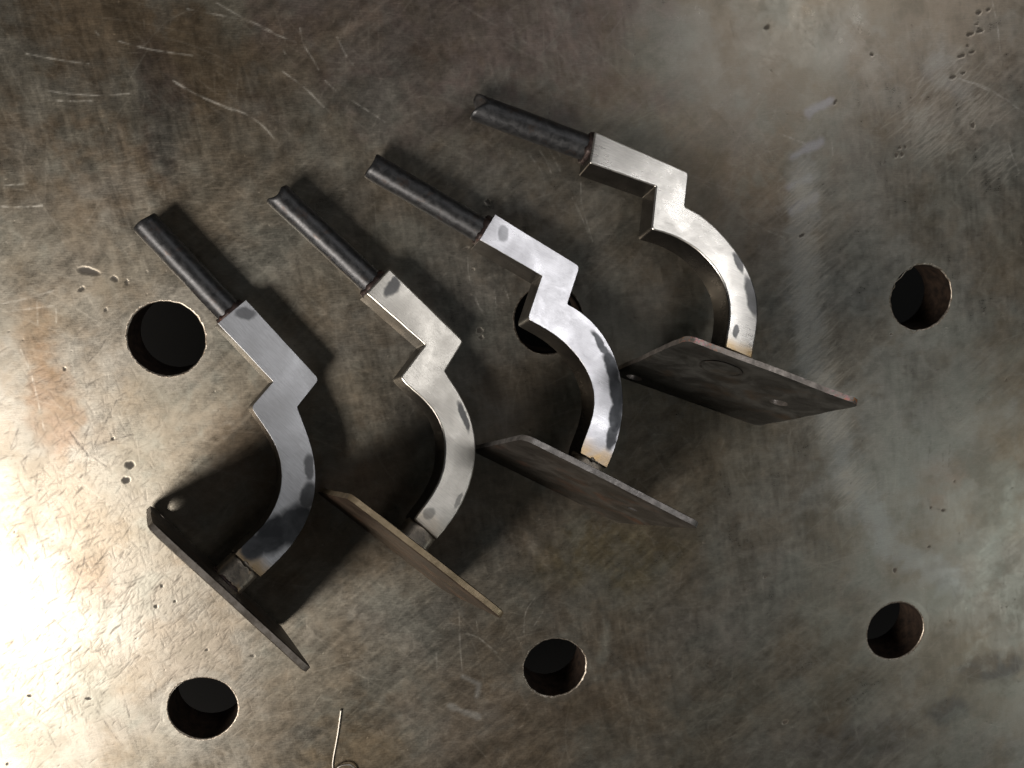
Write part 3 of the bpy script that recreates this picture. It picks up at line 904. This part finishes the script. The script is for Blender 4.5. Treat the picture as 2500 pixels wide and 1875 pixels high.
def plate_part(b, mat, parent, idx):
    """square mounting plate with drilled holes; outer face y=0, inner face y=THK, lower edge z=0"""
    n = 68
    g = np.linspace(0, PLATE, n)
    Xg, Zg = np.meshgrid(g - PLATE / 2, g)
    rr = np.random.default_rng(700 + idx)
    cr = 3.4
    # soften the four corners
    for sx in (-1, 1):
        for sz in (0, 1):
            cx = sx * (PLATE / 2 - cr); cz = (cr if sz == 0 else PLATE - cr)
            ox = (Xg - cx) * sx; oz = (Zg - cz) * (-1 if sz == 0 else 1)
            k = (ox > 0) & (oz > 0)
            d = np.hypot(ox, oz); mx = np.maximum(np.maximum(ox, oz), 1e-6)
            f = np.where(k & (d > 1e-6), mx / np.maximum(d, 1e-6), 1.0)
            Xg = np.where(k, cx + (Xg - cx) * f, Xg); Zg = np.where(k, cz + (Zg - cz) * f, Zg)
    holes = [(18.5, 44.0, 2.0)] if idx != 3 else [(-26.0, 6.5, 3.3), (18.5, 40.0, 3.4)]
    if idx == 0:
        holes = [(-28.0, 5.4, 1.15)]
    inside = np.zeros(Xg.shape, bool)
    for hx, hz, hr in holes:
        dx, dz = Xg - hx, Zg - hz
        asp = 2.0 if idx == 0 else 1.0                    # first plate's hole narrowed and stretched to shape the light spot it throws
        d = np.hypot(dx, dz / asp); ins = d < hr; inside |= ins
        f = np.where(ins, hr / np.maximum(d, 1e-6), 1)
        Xg = hx + dx * f; Zg = hz + dz * f
    # sheared, slightly wavy outer edge
    edge = np.zeros(Xg.shape, bool); edge[0] = edge[-1] = True; edge[:, 0] = edge[:, -1] = True
    wav = fbm(Xg.astype(np.float32) + 50 * idx, Zg.astype(np.float32), 9, 300 + idx, 4) * 0.55
    Zg = np.where(edge & (Zg > 20), Zg + wav - 0.05, Zg); Xg = np.where(edge & (np.abs(Xg) > PLATE / 2 - 1), Xg + wav, Xg)
    keep = ~(inside[:-1, :-1] & inside[1:, :-1] & inside[:-1, 1:] & inside[1:, 1:])
    bow = 0.25 * np.sin(Xg / PLATE * 3.1 + idx) + 0.12 * fbm(Xg.astype(np.float32), Zg.astype(np.float32), 20, 320 + idx, 2)
    bow = np.where(Zg < 3, bow * Zg / 3, bow)
    bow = np.minimum(np.maximum(bow, -0.3), 0.3)
    cham = np.where(edge, 0.35, 0.0)
    H, W = Xg.shape
    idxg = np.arange(H * W).reshape(H, W)
    q = np.stack([idxg[:-1, :-1], idxg[:-1, 1:], idxg[1:, 1:], idxg[1:, :-1]], -1)[keep]
    A = np.stack([Xg, -bow * 0 + cham, Zg], -1).reshape(-1, 3)
    Bk = np.stack([Xg, THK - cham + bow * 0, Zg], -1).reshape(-1, 3)
    A[:, 1] += bow.ravel(); Bk[:, 1] += bow.ravel()
    A[:, 0] = A[:, 0] * b['pw'] + b['dx']; Bk[:, 0] = Bk[:, 0] * b['pw'] + b['dx']
    N = H * W
    # boundary edges
    cnt = {}
    for f in q:
        for a, c in zip(f, np.roll(f, -1)):
            cnt[(min(a, c), max(a, c))] = cnt.get((min(a, c), max(a, c)), []) + [(a, c)]
    side = [v[0] for v in cnt.values() if len(v) == 1]
    faces = [tuple(f) for f in q] + [tuple(f[::-1] + N) for f in q]
    ef = [0] * len(faces)
    sv = {}
    verts = [tuple(v * MM) for v in A] + [tuple(v * MM) for v in Bk]
    for a, c in side:       # own vertices, so that the edge shades crisply
        ids = []
        for k in (a, c, c + N, a + N):
            if k not in sv:
                sv[k] = len(verts); verts.append(verts[k])
            ids.append(sv[k])
        faces.append((ids[1], ids[0], ids[3], ids[2])); ef.append(1)
    used = sorted({k for f in faces for k in f})
    mp = {k: i for i, k in enumerate(used)}
    verts = [verts[k] for k in used]; faces = [tuple(mp[k] for k in f) for f in faces]
    me = bpy.data.meshes.new("mounting_plate")
    me.from_pydata(verts, [], faces); me.update()
    at = me.attributes.new('edge', 'FLOAT', 'FACE')
    at.data.foreach_set('value', [float(x) for x in ef])
    me.polygons.foreach_set('use_smooth', [True] * len(faces))
    me.materials.append(mat)
    o = bpy.data.objects.new("mounting_plate", me)
    COL.objects.link(o); o.parent = parent
    return o


for i, b in enumerate(BR):
    yaw, phi = math.radians(b['yaw']), math.radians(b['phi'])
    d = Vector((math.cos(yaw), math.sin(yaw), 0)); out = Vector((math.sin(yaw), -math.cos(yaw), 0)); up = Vector((0, 0, 1))
    n = math.cos(phi) * up - math.sin(phi) * out
    s = math.cos(phi) * out + math.sin(phi) * up
    root = bpy.data.objects.new("handrail_bracket", None)
    COL.objects.link(root)
    mw = Matrix.Identity(4)
    for k in range(3):
        mw[k][0] = d[k]; mw[k][1] = -s[k]; mw[k][2] = n[k]; mw[k][3] = b['o'][k] * MM
    root.matrix_world = mw
    root.empty_display_size = 0.02
    root['label'] = b['label']
    root['category'] = "bracket"
    root['group'] = "handrail brackets fanned out on the welding table"
    mb = mat_bar("ground_bar_steel", b['spots'], b['base'], b['gold'], b['rough'], i + 1.0)
    bar_part(b, mb, root, i)
    zc = PLATE / 2
    # pin
    (x0, y0), (x1, y1) = b['rod']
    cx, ang = b['cut']

    def endfn(l, v, cx=cx, ang=ang, i=i):
        ll = l * math.cos(ang) + v * math.sin(ang)
        if i == 3:
            return -1.2 + cx * max(0.0, 1 - abs(ll) * 1.15) + 0.3 * v
        if i == 1:
            return -0.7 + cx * max(0.0, 1 - (ll / 0.6) ** 2) + 0.5 * ll + 0.5 * ll * ll
        return 0.25 * math.sin(3 * l + i) + cx * 0.4 * l
    vs, fs = tube_grid((x0, y0, zc), (x1 + 2.5, y1, zc), ROD, 40, 32, endfn, 900 + i, 0.035)
    mesh_obj("pin", vs, fs, M_ROD, root)
    xe = (b['l'][0][0] + b['r'][0][0]) / 2
    vs, fs = bead_ring((xe - 0.15, y1, zc), (1, 0, 0), ROD + 0.1, 1.35, 30, 8, 40 + i, 0.45)
    mesh_obj("weld_bead", vs, fs, M_BEAD, root)
    # round stub between the arm end and the plate
    ye = (b['l'][-1][1] + b['r'][-1][1]) / 2
    xm = (b['l'][-1][0] + b['r'][-1][0]) / 2
    vs, fs = tube_grid((xm, ye + 1.0, zc), (xm, THK - 0.5, zc), 5.95, 8, 40, lambda l, v: 0.0, 950 + i, 0.08, 5.0)
    mesh_obj("stub", vs, fs, M_TENON, root)
    vs, fs = bead_ring((xm, THK + 0.2, zc), (0, 1, 0), 6.4, 0.9, 40, 8, 60 + i, 0.3)
    mesh_obj("weld_bead", vs, fs, M_BEAD, root)
    if i in (0, 2):  # straw-coloured run of weld where the arm meets the stub
        vs, fs = bead_ring((xm, ye + 0.1, zc), (0, 1, 0), 6.05, 0.75, 34, 8, 80 + i, 0.5)
        mesh_obj("weld_bead", vs, fs, M_TENON, root)
    plate_part(b, PM[i], root, i)
    if i == 3:      # welded-up plug on the plate's outer face
        nT = 40
        vs, fs = [], []
        pc = (-13.5, 54.0)
        for q, y in ((0.0, -0.32), (0.7, -0.36), (0.93, -0.30), (1.0, 0.25)):
            for k in range(nT):
                a = 2 * math.pi * k / nT
                rad = 7.0 * q * (1 + 0.02 * math.sin(3 * a + 1) + 0.015 * math.sin(7 * a))
                vs.append(((pc[0] + rad * math.cos(a)) * MM, (y + 0.0) * MM, (pc[1] + rad * math.sin(a)) * MM))
        for l in range(3):
            for k in range(nT):
                j = (k + 1) % nT
                fs.append((l * nT + k, l * nT + j, (l + 1) * nT + j, (l + 1) * nT + k))
        pl = mesh_obj("plug", vs, fs, PM[3], root)
        gv_, gf_ = [], []
        for q, y in ((0.985, -0.30), (1.03, -0.34), (1.075, -0.30)):
            for k in range(nT):
                a = 2 * math.pi * k / nT
                rad = 7.0 * q * (1 + 0.02 * math.sin(3 * a + 1) + 0.015 * math.sin(7 * a))
                gv_.append(((pc[0] + rad * math.cos(a)) * MM, y * MM, (pc[1] + rad * math.sin(a)) * MM))
        for l in range(2):
            for k in range(nT):
                j = (k + 1) % nT
                gf_.append((l * nT + k, l * nT + j, (l + 1) * nT + j, (l + 1) * nT + k))
        mesh_obj("plug_seam", gv_, gf_, M_SEAM, root)

# ------------------------------------------------------------------ bent wire offcut
def wire():
    pts = [(54.94, -158.0, 0.55), (54.1, -162.5, 0.62), (52.8, -168.9, 0.6), (51.3, -175.2, 0.5), (50.15, -180.0, 0.45), (49.65, -184.0, 0.45), (50.3, -188.0, 0.5), (52.5, -191.0, 0.6),
           (55.8, -191.6, 0.7), (58.6, -189.4, 0.9), (59.0, -186.2, 1.1), (57.0, -183.4, 1.35), (53.6, -182.9, 1.5), (51.0, -184.4, 1.55), (49.4, -187.0, 1.5), (49.6, -190.2, 1.3)]
    P = np.array(pts)
    P = np.vstack([2 * P[0] - P[1], P, 2 * P[-1] - P[-2]])
    path = []
    for i in range(1, len(P) - 2):
        for t in np.linspace(0, 1, 8, endpoint=False):
            path.append(0.5 * ((2 * P[i]) + (-P[i - 1] + P[i + 1]) * t + (2 * P[i - 1] - 5 * P[i] + 4 * P[i + 1] - P[i + 2]) * t ** 2 + (-P[i - 1] + 3 * P[i] - 3 * P[i + 1] + P[i + 2]) * t ** 3))
    path.append(P[-2])
    path = np.array(path)
    base = np.array([52.8, -172.0, 0.0])
    R, nT = 0.42, 10
    vs, fs = [], []
    for i, p in enumerate(path):
        t = path[min(i + 1, len(path) - 1)] - path[max(i - 1, 0)]
        t /= np.linalg.norm(t)
        a = np.cross(t, [0, 0, 1.0]); a /= np.linalg.norm(a); c = np.cross(a, t)
        for k in range(nT):
            q = 2 * math.pi * k / nT
            vs.append((p - base + R * (a * math.cos(q) + c * math.sin(q))) * MM)
    for i in range(len(path) - 1):
        for k in range(nT):
            j = (k + 1) % nT
            fs.append((i * nT + k, i * nT + j, (i + 1) * nT + j, (i + 1) * nT + k))
    fs.append([k for k in range(nT)][::-1]); fs.append([(len(path) - 1) * nT + k for k in range(nT)])
    m = NT("bright_wire")
    m.bsdf.inputs['Metallic'].default_value = 1.0
    nn = m.noise(m.obj(), 500, 3)
    m.link(m.mix(nn, (0.42, 0.39, 0.35, 1), (0.60, 0.57, 0.52, 1)), m.bsdf.inputs['Base Color'])
    m.bsdf.inputs['Roughness'].default_value = 0.42
    o = mesh_obj("wire_offcut", vs, fs, m.mat)
    o.location = base * MM
    o['label'] = "thin bright bent wire offcut with a small loop, lying on the table"
    o['category'] = "wire"


wire()
